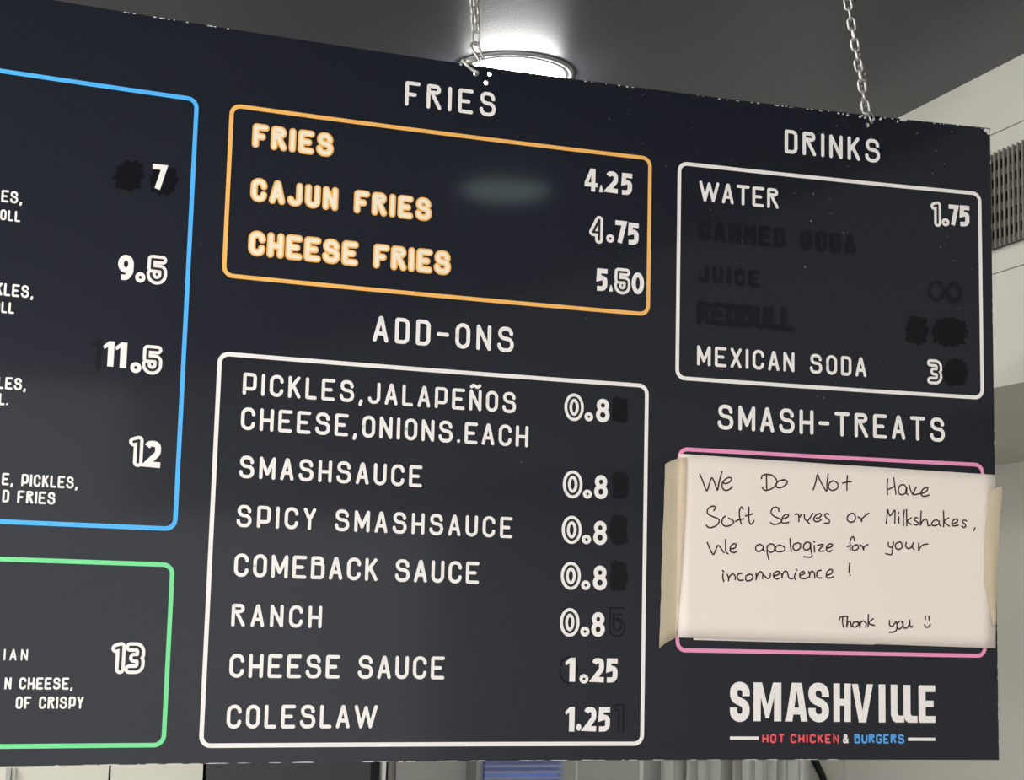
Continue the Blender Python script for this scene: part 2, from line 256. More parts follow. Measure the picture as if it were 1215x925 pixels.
BU0, BU1, BV0, BV1 = -.423, 1.3836, -.189, .7150
D = {
 'text': [['fries_heading', 'FRIES', 'head', 0.5077, 0.6331, 0.6477, 0.0333], ['fries', 'FRIES', 'glow', 0.3099, 0.4156, 0.5663, 0.0317], ['fries', 'CAJUN FRIES', 'glow', 0.3109, 0.5493, 0.4971, 0.0313], ['fries', 'CHEESE FRIES', 'glow', 0.3111, 0.5777, 0.4284, 0.0326], ['addons_heading', 'ADD-ONS', 'head', 0.4761, 0.6667, 0.3341, 0.0335], ['addons', 'PICKLES,JALAPEÑOS', 'item', 0.3129, 0.6718, 0.2545, 0.0275], ['addons', 'CHEESE,ONIONS.EACH', 'item', 0.3125, 0.6899, 0.2111, 0.028], ['addons', 'SMASHSAUCE', 'item', 0.3131, 0.5475, 0.152, 0.0276], ['addons', 'SPICY SMASHSAUCE', 'item', 0.3129, 0.6712, 0.0923, 0.0271], ['addons', 'COMEBACK SAUCE', 'item', 0.3125, 0.6274, 0.0323, 0.0282], ['addons', 'RANCH', 'item', 0.3121, 0.4241, -0.0273, 0.0272], ['addons', 'CHEESE SAUCE', 'item', 0.3124, 0.5849, -0.0881, 0.0285], ['addons', 'COLESLAW', 'item', 0.312, 0.4994, -0.1482, 0.0282], ['drinks_heading', 'DRINKS', 'head', 1.0593, 1.2074, 0.6462, 0.0343], ['drinks', 'WATER', 'item', 0.93, 1.0502, 0.5648, 0.0288], ['drinks', 'MEXICAN SODA', 'item', 0.9293, 1.1847, 0.336, 0.0276], ['treats_heading', 'SMASH-TREATS', 'head', 0.9606, 1.3057, 0.2505, 0.0342], ['drinks', 'CANNED SODA', 'ghost', 0.929, 1.17, 0.5094, 0.0295], ['drinks', 'JUICE', 'ghost', 0.9305, 1.0221, 0.4505, 0.025], ['drinks', 'REDBULL', 'ghost', 0.9282, 1.0738, 0.3926, 0.0332], ['burgers', 'LES,', 'small', 0.0098, 0.0397, 0.4603, 0.0146], ['burgers', 'ROLL', 'small', 0.0102, 0.0385, 0.4386, 0.013], ['burgers', 'KLES,', 'small', 0.0168, 0.0591, 0.3493, 0.0149], ['burgers', 'OLL', 'small', 0.0143, 0.0385, 0.3289, 0.0134], ['burgers', 'LES,', 'small', 0.0331, 0.0575, 0.2399, 0.0144], ['burgers', 'L.', 'small', 0.024, 0.0385, 0.2211, 0.0137], ['burgers', 'E, PICKLES,', 'small', 0.0409, 0.1229, 0.1288, 0.0141], ['burgers', 'D FRIES', 'small', 0.0385, 0.0981, 0.1091, 0.0145], ['chicken', 'IAN', 'small2', 0.0516, 0.0782, -0.0705, 0.0129], ['chicken', 'N CHEESE,', 'small', 0.0527, 0.1307, -0.1031, 0.0137], ['chicken', 'OF CRISPY', 'small', 0.0655, 0.1437, -0.1249, 0.0139]],
 'prices': [['fries', '4.25', [['4', 'b', 0.7619, 0.7806, 0.562, 0.5936], ['.', 't', 0.7821, 0.7882, 0.5622, 0.573], ['2', 'b', 0.7929, 0.8099, 0.5627, 0.5927], ['5', 'b', 0.8143, 0.8306, 0.5624, 0.5925]]], ['fries', '4.75', [['4', 'o', 0.7685, 0.7923, 0.4918, 0.5293], ['.', 'r', 0.7943, 0.806, 0.494, 0.5056], ['7', 'b', 0.8072, 0.8242, 0.4951, 0.5258], ['5', 'b', 0.8251, 0.8413, 0.4942, 0.5246]]], ['fries', '5.50', [['5', 'b', 0.7806, 0.797, 0.4271, 0.4575], ['.', 't', 0.799, 0.805, 0.4274, 0.4369], ['5', 'o', 0.807, 0.8305, 0.4247, 0.4606], ['0', 'b', 0.8323, 0.8502, 0.427, 0.4567]]], ['addons', '0.8', [['0', 'o', 0.7393, 0.7667, 0.2495, 0.2861], ['.', 'r', 0.7679, 0.7803, 0.2504, 0.2624], ['8', 'b', 0.7842, 0.8035, 0.2502, 0.2817]]], ['addons', '0.8', [['0', 'o', 0.7393, 0.7669, 0.1476, 0.1841], ['.', 'r', 0.7678, 0.7804, 0.148, 0.1601], ['8', 'b', 0.7836, 0.8025, 0.1483, 0.18]]], ['addons', '0.8', [['0', 'o', 0.7391, 0.7669, 0.0881, 0.1246], ['.', 'r', 0.7674, 0.7803, 0.0885, 0.1008], ['8', 'b', 0.7835, 0.8027, 0.0881, 0.1196]]], ['addons', '0.8', [['0', 'o', 0.7392, 0.7669, 0.0285, 0.0647], ['.', 'r', 0.7677, 0.7803, 0.0288, 0.0413], ['8', 'b', 0.7841, 0.8037, 0.029, 0.0612]]], ['addons', '0.8', [['0', 'o', 0.7393, 0.7663, -0.0318, 0.005], ['.', 'r', 0.7677, 0.7805, -0.0311, -0.0184], ['8', 'b', 0.7831, 0.8018, -0.0313, 0.0006]]], ['addons', '1.25', [['1', 'b', 0.7476, 0.7618, -0.0893, -0.0586], ['.', 'r', 0.7678, 0.7802, -0.0914, -0.0794], ['2', 'b', 0.7848, 0.8016, -0.0898, -0.0586], ['5', 'b', 0.8041, 0.8206, -0.0896, -0.0587]]], ['addons', '1.25', [['1', 'b', 0.7488, 0.7621, -0.1524, -0.1214], ['.', 'd', 0.7648, 0.7715, -0.1514, -0.1425], ['2', 'b', 0.775, 0.792, -0.1523, -0.1212], ['5', 'b', 0.7944, 0.8112, -0.1523, -0.1214]]], ['drinks', '1.75', [['1', 'o', 1.2871, 1.303, 0.5607, 0.598], ['.', 'r', 1.304, 1.3164, 0.5625, 0.5743], ['7', 'b', 1.3154, 1.3316, 0.5652, 0.5953], ['5', 'b', 1.3319, 1.3482, 0.5649, 0.5956]]], ['drinks', '3', [['3', 'o', 1.279, 1.3025, 0.332, 0.3677]]], ['burgers', '7', [['7', 'b', 0.1891, 0.2074, 0.4988, 0.5297]]], ['burgers', '9.5', [['9', 'b', 0.1545, 0.1731, 0.3824, 0.4133], ['.', 'r', 0.1755, 0.1878, 0.381, 0.394], ['5', 'o', 0.1889, 0.2134, 0.3806, 0.4167]]], ['burgers', '11.5', [['1', 'b', 0.1427, 0.1557, 0.2763, 0.3067], ['1', 'b', 0.1569, 0.1708, 0.2758, 0.3066], ['.', 'r', 0.1756, 0.1887, 0.2709, 0.284], ['5', 'o', 0.1893, 0.2133, 0.2704, 0.3061]]], ['burgers', '12', [['1', 'o', 0.1794, 0.1958, 0.1584, 0.1957], ['2', 'b', 0.1979, 0.2173, 0.1586, 0.1907]]], ['chicken', '13', [['1', 'o', 0.1723, 0.1882, -0.0849, -0.0479], ['3', 'o', 0.1882, 0.2114, -0.0847, -0.0479]]]],
 'logo': [['S', 0.9816, 1.0101, -0.139, -0.0874], ['M', 1.0158, 1.0564, -0.1384, -0.0874], ['A', 1.0631, 1.0951, -0.1385, -0.0873], ['S', 1.0964, 1.1269, -0.1388, -0.0873], ['H', 1.1336, 1.1593, -0.1386, -0.0873], ['V', 1.1575, 1.1927, -0.1392, -0.0878], ['I', 1.2013, 1.2113, -0.139, -0.0878], ['L', 1.2195, 1.2396, -0.1389, -0.0879], ['L', 1.2387, 1.2597, -0.1391, -0.0881], ['E', 1.2615, 1.2867, -0.139, -0.0882]],
 'tag': [['HOT CHICKEN', 'red', 1.0288, 1.1416, -0.1672, -0.1549], ['&', 'white', 1.1475, 1.1587, -0.1671, -0.155], ['BURGERS', 'blue', 1.1645, 1.2397, -0.1673, -0.1548]],
 'bars': [[0.9819, 1.0235, -0.1626, -0.1587], [1.2451, 1.2863, -0.1635, -0.159]],
 'blots': [['f', 0.1464, 0.1775, 0.4938, 0.5282], ['f', 0.188, 0.2185, 0.4926, 0.5273], ['x', 0.8069, 0.8298, 0.2515, 0.2854], ['x', 0.8087, 0.8315, 0.1477, 0.1852], ['x', 0.8073, 0.8324, 0.0894, 0.1282], ['x', 0.8078, 0.8322, 0.028, 0.0683], ['f', 1.2481, 1.2797, 0.3881, 0.4282], ['f', 1.2876, 1.342, 0.3877, 0.4292], ['l', 1.275, 1.3415, 0.4507, 0.4826], ['f', 1.3055, 1.3413, 0.3312, 0.3701], ['s', 0.1309, 0.1388, 0.2726, 0.307]],
 'gh': [['5', 0.8091, 0.8297, -0.0305, 0.0067], ['1', 0.8164, 0.8305, -0.153, -0.1174], ['0', 0.7409, 0.7648, -0.091, -0.0577]],
 'HW': [['We', [0.934, 0.1881], [0.9384, 0.1787], [0.9443, 0.1661], [0.9481, 0.1758], [0.9517, 0.1838], [0.9561, 0.1762], [0.9598, 0.1676], [0.9622, 0.1787], [0.9663, 0.1928]], ['We', [0.9671, 0.1784], [0.9714, 0.1769], [0.9769, 0.1788], [0.9805, 0.1829], [0.9787, 0.1853], [0.9738, 0.1843], [0.9689, 0.1801], [0.9665, 0.1744], [0.9684, 0.1694], [0.9727, 0.1677], [0.9782, 0.1698], [0.9818, 0.173]], ['Do', [1.0245, 0.1861], [1.0261, 0.1902], [1.0317, 0.1923], [1.0403, 0.1914], [1.0466, 0.186], [1.0472, 0.1803], [1.0429, 0.175], [1.0355, 0.1713], [1.0293, 0.1706], [1.0258, 0.1737]], ['Do', [1.032, 0.1921], [1.0321, 0.1842], [1.0327, 0.1717]], ['Do', [1.0578, 0.1853], [1.0516, 0.1845], [1.0466, 0.1803], [1.0479, 0.1752], [1.0535, 0.1751], [1.0603, 0.1786], [1.0631, 0.1827], [1.0603, 0.186], [1.0553, 0.1858]], ['Soft', [0.9548, 0.1399], [0.9576, 0.1436], [0.9551, 0.1458], [0.9497, 0.1444], [0.9455, 0.1398], [0.9467, 0.1348], [0.9534, 0.1317], [0.9608, 0.1292], [0.963, 0.1254], [0.9584, 0.1196], [0.9505, 0.1167], [0.9457, 0.118], [0.9444, 0.1198]], ['Soft', [0.9717, 0.133], [0.9681, 0.1295], [0.9672, 0.1233], [0.9712, 0.1197], [0.9779, 0.1203], [0.984, 0.1245], [0.9828, 0.1278], [0.9766, 0.1304]], ['Soft', [0.9976, 0.1436], [0.9955, 0.1463], [0.9927, 0.1417], [0.9928, 0.1327], [0.9953, 0.1236]], ['Soft', [0.9871, 0.1266], [0.9926, 0.1291], [0.9997, 0.1305]], ['Soft', [1.0065, 0.1466], [1.0063, 0.1355], [1.0073, 0.1265], [1.0098, 0.1236], [1.0129, 0.1262], [1.0141, 0.1285]], ['Soft', [1.0014, 0.1344], [1.0073, 0.1361], [1.0124, 0.1378]], ['Serves', [1.0511, 0.1427], [1.0498, 0.1469], [1.0455, 0.1482], [1.0412, 0.146], [1.0393, 0.1402], [1.0437, 0.1359], [1.0505, 0.1333], [1.0552, 0.1301], [1.0505, 0.1259], [1.0431, 0.1247], [1.0388, 0.1268]], ['Serves', [1.0567, 0.1324], [1.0617, 0.1341], [1.0654, 0.1373], [1.0623, 0.1389], [1.0573, 0.1358], [1.0548, 0.1295], [1.058, 0.1268], [1.0657, 0.1282]], ['Not', [1.102, 0.1742], [1.1058, 0.1852], [1.1083, 0.1951], [1.1133, 0.1856], [1.1221, 0.1733], [1.1227, 0.1837], [1.1246, 0.197]], ['Not', [1.1315, 0.1881], [1.1259, 0.1838], [1.1256, 0.1775], [1.1309, 0.1746], [1.1378, 0.1774], [1.1397, 0.1821], [1.1366, 0.1866], [1.1315, 0.1878]], ['Not', [1.1537, 0.196], [1.153, 0.1862], [1.153, 0.176]], ['Not', [1.1463, 0.1853], [1.153, 0.1871], [1.1597, 0.1882]], ['Serves', [1.0752, 0.1394], [1.0795, 0.1401], [1.0808, 0.1362], [1.0808, 0.1299]], ['Serves', [1.081, 0.1351], [1.0833, 0.138], [1.0851, 0.1398]], ['Serves', [1.0889, 0.1399], [1.0895, 0.1342], [1.0933, 0.1304], [1.0964, 0.1277]], ['Serves', [1.0939, 0.131], [1.0983, 0.1369], [1.1018, 0.1419]], ['Serves', [1.1064, 0.1355], [1.112, 0.1368], [1.1145, 0.1404], [1.112, 0.1422], [1.107, 0.1401], [1.1033, 0.1354], [1.1045, 0.1314], [1.1095, 0.131], [1.1145, 0.1338]], ['Serves', [1.1258, 0.1414], [1.1227, 0.1426], [1.1196, 0.14], [1.1221, 0.1367], [1.1265, 0.1334], [1.1258, 0.1299], [1.1195, 0.1291]], ['or', [1.1598, 0.1444], [1.1548, 0.1408], [1.1538, 0.135], [1.1585, 0.1321], [1.1642, 0.1337], [1.1661, 0.1395], [1.163, 0.144], [1.1598, 0.1444]], ['or', [1.1699, 0.1396], [1.1737, 0.1381], [1.1756, 0.1335]], ['or', [1.1756, 0.1341], [1.1763, 0.1376], [1.1801, 0.1412], [1.1862, 0.1455]], ['Have', [1.2154, 0.1942], [1.2144, 0.1831], [1.215, 0.1724]], ['Have', [1.2247, 0.1963], [1.226, 0.1859], [1.2278, 0.1738]], ['Have', [1.2144, 0.179], [1.2202, 0.1816], [1.2253, 0.1845]], ['Have', [1.2439, 0.1832], [1.2407, 0.1871], [1.2349, 0.1863], [1.2317, 0.1803], [1.2329, 0.1746], [1.238, 0.1734], [1.2438, 0.1768], [1.2445, 0.1832], [1.2432, 0.1773], [1.2467, 0.1734]], ['Have', [1.2484, 0.1869], [1.2502, 0.1811], [1.2534, 0.1748], [1.256, 0.179], [1.2593, 0.185]], ['Have', [1.2547, 0.1737], [1.2637, 0.1756], [1.2727, 0.178], [1.2772, 0.1834], [1.2753, 0.1851], [1.2695, 0.1819], [1.2663, 0.1771], [1.2688, 0.1728], [1.2746, 0.173], [1.2793, 0.1747]], ['Milkshakes', [1.2129, 0.1326], [1.2142, 0.1425], [1.2149, 0.1518], [1.2187, 0.1433], [1.2257, 0.1511], [1.2263, 0.143], [1.226, 0.1331]], ['Milkshakes', [1.2324, 0.142], [1.232, 0.133]], ['Milkshakes', [1.2315, 0.1484], [1.2322, 0.1467]], ['Milkshakes', [1.2407, 0.1519], [1.2393, 0.1412], [1.2392, 0.1301]], ['Milkshakes', [1.244, 0.1527], [1.2442, 0.1413], [1.2443, 0.1303]], ['Milkshakes', [1.2512, 0.1416], [1.2454, 0.1367], [1.2511, 0.1323]], ['Milkshakes', [1.2608, 0.142], [1.2576, 0.1421], [1.2557, 0.1389], [1.2595, 0.1367], [1.2623, 0.1345], [1.2594, 0.1317], [1.255, 0.1327]], ['Milkshakes', [1.2667, 0.1515], [1.2659, 0.141], [1.2652, 0.1319], [1.2685, 0.1376], [1.2736, 0.1407], [1.2762, 0.1367], [1.2768, 0.1321], [1.2806, 0.1317]], ['Milkshakes', [1.2935, 0.1385], [1.289, 0.1401], [1.2839, 0.137], [1.2828, 0.1329], [1.2877, 0.1319], [1.2935, 0.135], [1.2942, 0.1386], [1.2944, 0.1339], [1.2967, 0.1319]], ['Milkshakes', [1.3011, 0.1528], [1.3013, 0.1423], [1.3009, 0.131]], ['Milkshakes', [1.309, 0.1438], [1.3019, 0.1383], [1.3098, 0.1321]], ['Milkshakes', [1.3154, 0.1358], [1.3219, 0.1384], [1.3226, 0.1417], [1.318, 0.142], [1.3141, 0.1376], [1.3154, 0.1329], [1.3237, 0.1338]], ['Milkshakes', [1.3368, 0.1404], [1.3329, 0.1414], [1.3303, 0.1387], [1.3341, 0.136], [1.3351, 0.1325], [1.3315, 0.1312], [1.3292, 0.1328]], ['Milkshakes', [1.3498, 0.1313], [1.3476, 0.1271]], ['We apologize', [0.9459, 0.0967], [0.9502, 0.0876], [0.9551, 0.0811], [0.9587, 0.0879], [0.9623, 0.0933], [0.9703, 0.084]], ['We apologize', [0.9726, 0.1017], [0.9727, 0.0917], [0.9733, 0.085], [0.9765, 0.0827]], ['We apologize', [0.9806, 0.0892], [0.9867, 0.091], [0.9879, 0.0956], [0.9842, 0.0962], [0.98, 0.0919], [0.98, 0.0863], [0.9843, 0.0845], [0.9889, 0.0859]], ['We apologize', [1.0284, 0.0942], [1.0235, 0.097], [1.0179, 0.0944], [1.0174, 0.0893], [1.0217, 0.0871], [1.0272, 0.0902], [1.0282, 0.0942], [1.0284, 0.0897], [1.0304, 0.0877]], ['We apologize', [1.034, 0.0955], [1.034, 0.087], [1.0365, 0.077]], ['We apologize', [1.034, 0.0938], [1.0383, 0.0979], [1.0444, 0.0964], [1.0445, 0.0896], [1.0395, 0.0867], [1.0358, 0.0888]], ['We apologize', [1.0519, 0.0972], [1.0469, 0.0942], [1.0469, 0.0892], [1.0531, 0.0879], [1.0599, 0.0902], [1.0593, 0.0947], [1.0525, 0.0972]], ['We apologize', [1.0679, 0.1063], [1.0686, 0.0972], [1.0698, 0.0885]], ['inconvenience', [0.9693, 0.0554], [0.969, 0.0504], [0.9706, 0.0454]], ['inconvenience', [0.9687, 0.0601], [0.9701, 0.0585]], ['inconvenience', [0.9754, 0.055], [0.9773, 0.0506], [0.9773, 0.0467], [0.9785, 0.0517], [0.9833, 0.0558], [0.987, 0.0531], [0.987, 0.0484]], ['inconvenience', [0.9967, 0.0573], [0.9918, 0.056], [0.99, 0.0521], [0.9931, 0.0477], [0.9992, 0.0484]], ['inconvenience', [1.0077, 0.0559], [1.0029, 0.0536], [1.0029, 0.0486], [1.0066, 0.0472], [1.0121, 0.0499], [1.0124, 0.055], [1.0077, 0.0565]], ['inconvenience', [1.0175, 0.0585], [1.0182, 0.0529], [1.0176, 0.0493], [1.0194, 0.0552], [1.0237, 0.0603], [1.0274, 0.0577], [1.0274, 0.0509]], ['inconvenience', [1.0288, 0.056], [1.0341, 0.0517], [1.0378, 0.0524], [1.039, 0.058]], ['inconvenience', [1.044, 0.0548], [1.0508, 0.0572], [1.0532, 0.0601], [1.0489, 0.0614], [1.044, 0.0581], [1.044, 0.0531], [1.0483, 0.051], [1.053, 0.0526]], ['inconvenience', [1.0557, 0.0585], [1.0563, 0.0529], [1.0569, 0.0574], [1.0606, 0.062], [1.0643, 0.0604], [1.0656, 0.0548], [1.0687, 0.0519], [1.0724, 0.0525]], ['We apologize', [1.0784, 0.101], [1.0734, 0.098], [1.0728, 0.0929], [1.0771, 0.0902], [1.0827, 0.0938], [1.0833, 0.0994], [1.0784, 0.101]], ['We apologize', [1.0983, 0.1011], [1.0933, 0.1026], [1.0883, 0.0979], [1.0889, 0.0928], [1.0933, 0.0915], [1.0977, 0.0948], [1.0985, 0.1005], [1.0993, 0.0915], [1.1002, 0.0827], [1.0881, 0.0823]], ['We apologize', [1.1039, 0.0979], [1.1048, 0.0896]], ['We apologize', [1.1033, 0.1041], [1.1045, 0.1028]], ['We apologize', [1.1089, 0.0986], [1.1177, 0.0998], [1.1108, 0.0913], [1.1189, 0.0912]], ['We apologize', [1.1233, 0.0951], [1.1295, 0.0971], [1.1314, 0.1003], [1.127, 0.101], [1.1227, 0.0968], [1.1227, 0.0923], [1.127, 0.0904], [1.131, 0.0925]], ['for', [1.165, 0.1068], [1.1629, 0.1121], [1.1591, 0.1089], [1.1578, 0.1014], [1.1584, 0.0929]], ['for', [1.1537, 0.0984], [1.1597, 0.1001]], ['for', [1.166, 0.1011], [1.1616, 0.0981], [1.1622, 0.0942], [1.166, 0.0935], [1.1704, 0.0967], [1.1698, 0.1007], [1.166, 0.1015]], ['for', [1.173, 0.1014], [1.1767, 0.0992], [1.1784, 0.0947], [1.1793, 0.0987], [1.185, 0.1024]], ['inconvenience', [1.076, 0.0597], [1.0745, 0.0545], [1.076, 0.051]], ['inconvenience', [1.0772, 0.0653], [1.0782, 0.0637]], ['inconvenience', [1.0834, 0.0571], [1.0896, 0.0595], [1.0877, 0.0626], [1.0828, 0.0593], [1.0834, 0.0537], [1.0896, 0.0527], [1.0952, 0.0546]], ['inconvenience', [1.0958, 0.0625], [1.0971, 0.0586], [1.0968, 0.0546], [1.0983, 0.0609], [1.1014, 0.0632], [1.1045, 0.0599], [1.1048, 0.0541]], ['inconvenience', [1.1145, 0.0648], [1.1095, 0.0635], [1.1077, 0.0583], [1.1095, 0.0544], [1.1151, 0.0546]], ['inconvenience', [1.1226, 0.0582], [1.1295, 0.0607], [1.1314, 0.0653], [1.1276, 0.0661], [1.1226, 0.0616], [1.1226, 0.0559], [1.127, 0.0547], [1.133, 0.0566]], ['inconvenience', [1.1574, 0.0761], [1.1565, 0.0683], [1.1565, 0.0632]], ['inconvenience', [1.1577, 0.0602], [1.1581, 0.0588]], ['your', [1.2159, 0.1063], [1.2165, 0.1011], [1.2209, 0.0996], [1.2235, 0.1031], [1.2238, 0.1071], [1.2224, 0.0979], [1.2209, 0.0898], [1.212, 0.0906]], ['your', [1.2331, 0.1075], [1.2273, 0.1044], [1.2273, 0.0992], [1.2317, 0.097], [1.2368, 0.1001], [1.2362, 0.1058], [1.2331, 0.1077]], ['your', [1.2433, 0.1072], [1.2426, 0.102], [1.2464, 0.0987], [1.2515, 0.1012], [1.2541, 0.107], [1.2528, 0.1012], [1.2553, 0.0981]], ['your', [1.2624, 0.1067], [1.2623, 0.0963], [1.2643, 0.1004], [1.2694, 0.1047], [1.2765, 0.1061]], ['Thank', [1.1412, -0.0014], [1.1426, 0.0019], [1.148, 0.003], [1.1541, 0.0032]], ['Thank', [1.1464, 0.003], [1.1459, -0.0043], [1.1473, -0.0114]], ['Thank', [1.1534, 0.0029], [1.1527, -0.0042], [1.1523, -0.0113], [1.1541, -0.0048], [1.1575, -0.0035], [1.1591, -0.0108]], ['Thank', [1.1683, -0.0039], [1.1629, -0.0046], [1.1612, -0.0095], [1.1649, -0.011], [1.1697, -0.0075], [1.169, -0.0045]], ['Thank', [1.171, -0.004], [1.1721, -0.0111], [1.1731, -0.0056], [1.1772, -0.0024], [1.1812, -0.0054], [1.1812, -0.0107]], ['Thank', [1.1851, 0.0066], [1.1846, -0.0023], [1.1843, -0.0103]], ['Thank', [1.1922, 0.001], [1.1853, -0.0053], [1.1939, -0.0082]], ['you', [1.2171, -0.0009], [1.2171, -0.0071], [1.2215, -0.0086], [1.2267, -0.0026], [1.2283, -0.0087], [1.2269, -0.0143], [1.2228, -0.0165], [1.2166, -0.017]], ['you', [1.2325, -0.0012], [1.2283, -0.0056], [1.2297, -0.0118], [1.2338, -0.0113], [1.2373, -0.0061], [1.2352, -0.0018]], ['you', [1.2373, -0.0017], [1.2379, -0.0085], [1.2413, -0.0111], [1.2462, -0.0071], [1.2476, 0.0004], [1.2482, -0.0071], [1.2503, -0.0095], [1.2517, -0.0076]], ['smile', [1.2717, 0.0065], [1.2717, 0.0021]], ['smile', [1.2773, 0.0066], [1.2775, 0.001]], ['smile', [1.2703, -0.0053], [1.2723, -0.0088], [1.2764, -0.0083], [1.2792, -0.0049]]],
 'paper': [[0.9038, 0.2141], [1.3833, 0.2075], [1.3795, -0.0357], [0.9025, -0.0299]],
 'sheet': [[0.9278, -0.0174], [1.1956, -0.0119], [1.1955, -0.0344], [0.9279, -0.0328]],
 'tapeL': [[0.8844, 0.199], [0.9146, 0.2103], [0.9036, -0.0273], [0.8788, -0.0445]],
 'tapeR': [[1.3716, 0.1766], [1.3622, 0.1086], [1.3622, 0.0569], [1.3781, -0.0146], [1.3806, 0.0096], [1.3823, 0.085], [1.3886, 0.1546], [1.3971, 0.188], [1.3925, 0.1902]],
 'holes': [[0.6238, 0.7064], [0.6191, 0.6939], [1.1879, 0.7001]]
}

board = empty('menu_board', W3(.5, BV0), 'large black menu board with coloured section borders and white lettering, hung by chains', 'menu board')
b = MB(); TH = .005
nu = 96
us = [BU0+(BU1-BU0)*i/nu for i in range(nu+1)]
vsn = 40
vv = [BV0+(BV1-BV0)*j/vsn for j in range(vsn+1)]
vs = [W3(u, v, 0) for v in vv for u in us] + [W3(u, v, -TH) for v in vv for u in us]
n1 = nu+1; nb = n1*(vsn+1)
fr = []; bk = []; ed = []
for j in range(vsn):
    for i in range(nu):
        a = j*n1+i
        fr.append((a, a+1, a+n1+1, a+n1)); bk.append((nb+a, nb+a+n1, nb+a+n1+1, nb+a+1))
for i in range(nu):
    a = i; ed.append((a, nb+a, nb+a+1, a+1)); a = vsn*n1+i; ed.append((a, a+1, nb+a+1, nb+a))
for j in range(vsn):
    a = j*n1; ed.append((a, a+n1, nb+a+n1, nb+a)); a = j*n1+nu; ed.append((a, nb+a, nb+a+n1, a+n1))
b.add(vs, fr, 0, True)
s0 = len(b.v)
b.f += bk; b.m += [0]*len(bk); b.sm += [True]*len(bk)
b.f += ed; b.m += [1]*len(ed); b.sm += [False]*len(ed)
panel = b.build('panel', [BOARD, CORE], board)
# drilled holes near the chains
def drill(panel, holes, r):
    o0 = Vector(board.location)
    for (u, v) in holes:
        c = MB(); n = 20; y = gy(u)
        vs = [(u+r*cos(2*pi*k/n), y-.02, v+EYE+r*sin(2*pi*k/n)) for k in range(n)] + [(u+r*cos(2*pi*k/n), y+.03, v+EYE+r*sin(2*pi*k/n)) for k in range(n)]
        c.add(vs, [tuple(range(n)), tuple(range(2*n-1, n-1, -1))] + [(k, n+k, n+(k+1) % n, (k+1) % n) for k in range(n)], 0)
        cut = c.build('cutter', CORE, board)
        bpy.context.view_layer.update()
        md = panel.modifiers.new('b', 'BOOLEAN'); md.operation = 'DIFFERENCE'; md.object = cut; md.solver = 'EXACT'
        dg = bpy.context.evaluated_depsgraph_get(); dg.update()
        me = bpy.data.meshes.new_from_object(panel.evaluated_get(dg))
        panel.modifiers.clear(); panel.data = me
        bpy.data.objects.remove(cut)
    panel.data.set_sharp_from_angle(angle=.6)
HOLES = D['holes'] + [[.6045, .7035], [1.1946, .7060]]
drill(panel, HOLES, .0032)

# ---------- flat lettering: strokes laid on the bowed face
class Ink:
    """flat vinyl or ink shapes in board coordinates, a hair above each other"""
    def __init__(s, lift=.0004): s.mb = MB(); s.d = lift; s.pt = W3
    def poly(s, pts, mi=0, lift=0):
        s.d += 4e-6
        s.mb.add([s.pt(u, v, s.d+lift) for u, v in pts], [tuple(range(len(pts)))], mi)
    def fan(s, c, pts, mi=0, lift=0):
        s.d += 4e-6
        n = len(pts)
        s.mb.add([s.pt(*c, s.d+lift)]+[s.pt(u, v, s.d+lift) for u, v in pts], [(0, i+1, (i+1) % n+1) for i in range(n)], mi)
    def strip(s, P, hw, closed, caps, mi, lift):
        s.d += 4e-6
        N = len(P); L = []; Rr = []
        for i in range(N):
            a = P[i-1] if (i or closed) else None; c = P[(i+1) % N] if (i < N-1 or closed) else None
            p = P[i]
            t1 = (p-a).normalized() if a is not None else (c-p).normalized()
            t2 = (c-p).normalized() if c is not None else t1
            n1 = Vector((-t1.y, t1.x)); n2 = Vector((-t2.y, t2.x)); nn = (n1+n2)
            if nn.length < 1e-6: nn = n1
            nn.normalize(); k = max(nn.dot(n1), .42)
            L.append(p+nn*hw/k); Rr.append(p-nn*hw/k)
        vs = [s.pt(q.x, q.y, s.d+lift) for q in L]+[s.pt(q.x, q.y, s.d+lift) for q in Rr]
        fs = [(N+i, N+(i+1) % N, (i+1) % N, i) for i in range(N if closed else N-1)]
        s.mb.add(vs, fs, mi)
        if caps and not closed:
            for p, qd in ((P[0], P[0]-P[1]), (P[-1], P[-1]-P[-2])):
                a0 = math.atan2(qd.y, qd.x)
                s.d += 0
                pts = [(p.x+hw*cos(a0+t), p.y+hw*sin(a0+t)) for t in [(-.5+k/8)*pi for k in range(9)]]
                s.mb.add([s.pt(u, v, s.d+lift) for u, v in pts], [tuple(range(9))], mi)
    def stroke(s, P, sw, closed=False, round_=True, mi=0, lift=0):
        Q = []
        for p in P:
            p = Vector(p[:2])
            if not Q or (p-Q[-1]).length > 1e-5: Q.append(p)
        if closed and (Q[0]-Q[-1]).length < 1e-5: Q.pop()
        if len(Q) < 2:
            p = Q[0]; s.fan(p, [(p.x+sw/2*cos(k*pi/8), p.y+sw/2*sin(k*pi/8)) for k in range(16)], mi, lift); return
        if not round_ or closed:
            s.strip(Q, sw/2, closed, round_, mi, lift); return
        cur = [Q[0]]
        for i in range(1, len(Q)):
            cur.append(Q[i])
            if i < len(Q)-1 and (Q[i]-Q[i-1]).angle(Q[i+1]-Q[i]) > .75:
                s.strip(cur, sw/2, False, True, mi, lift); cur = [Q[i]]
        s.strip(cur, sw/2, False, True, mi, lift)

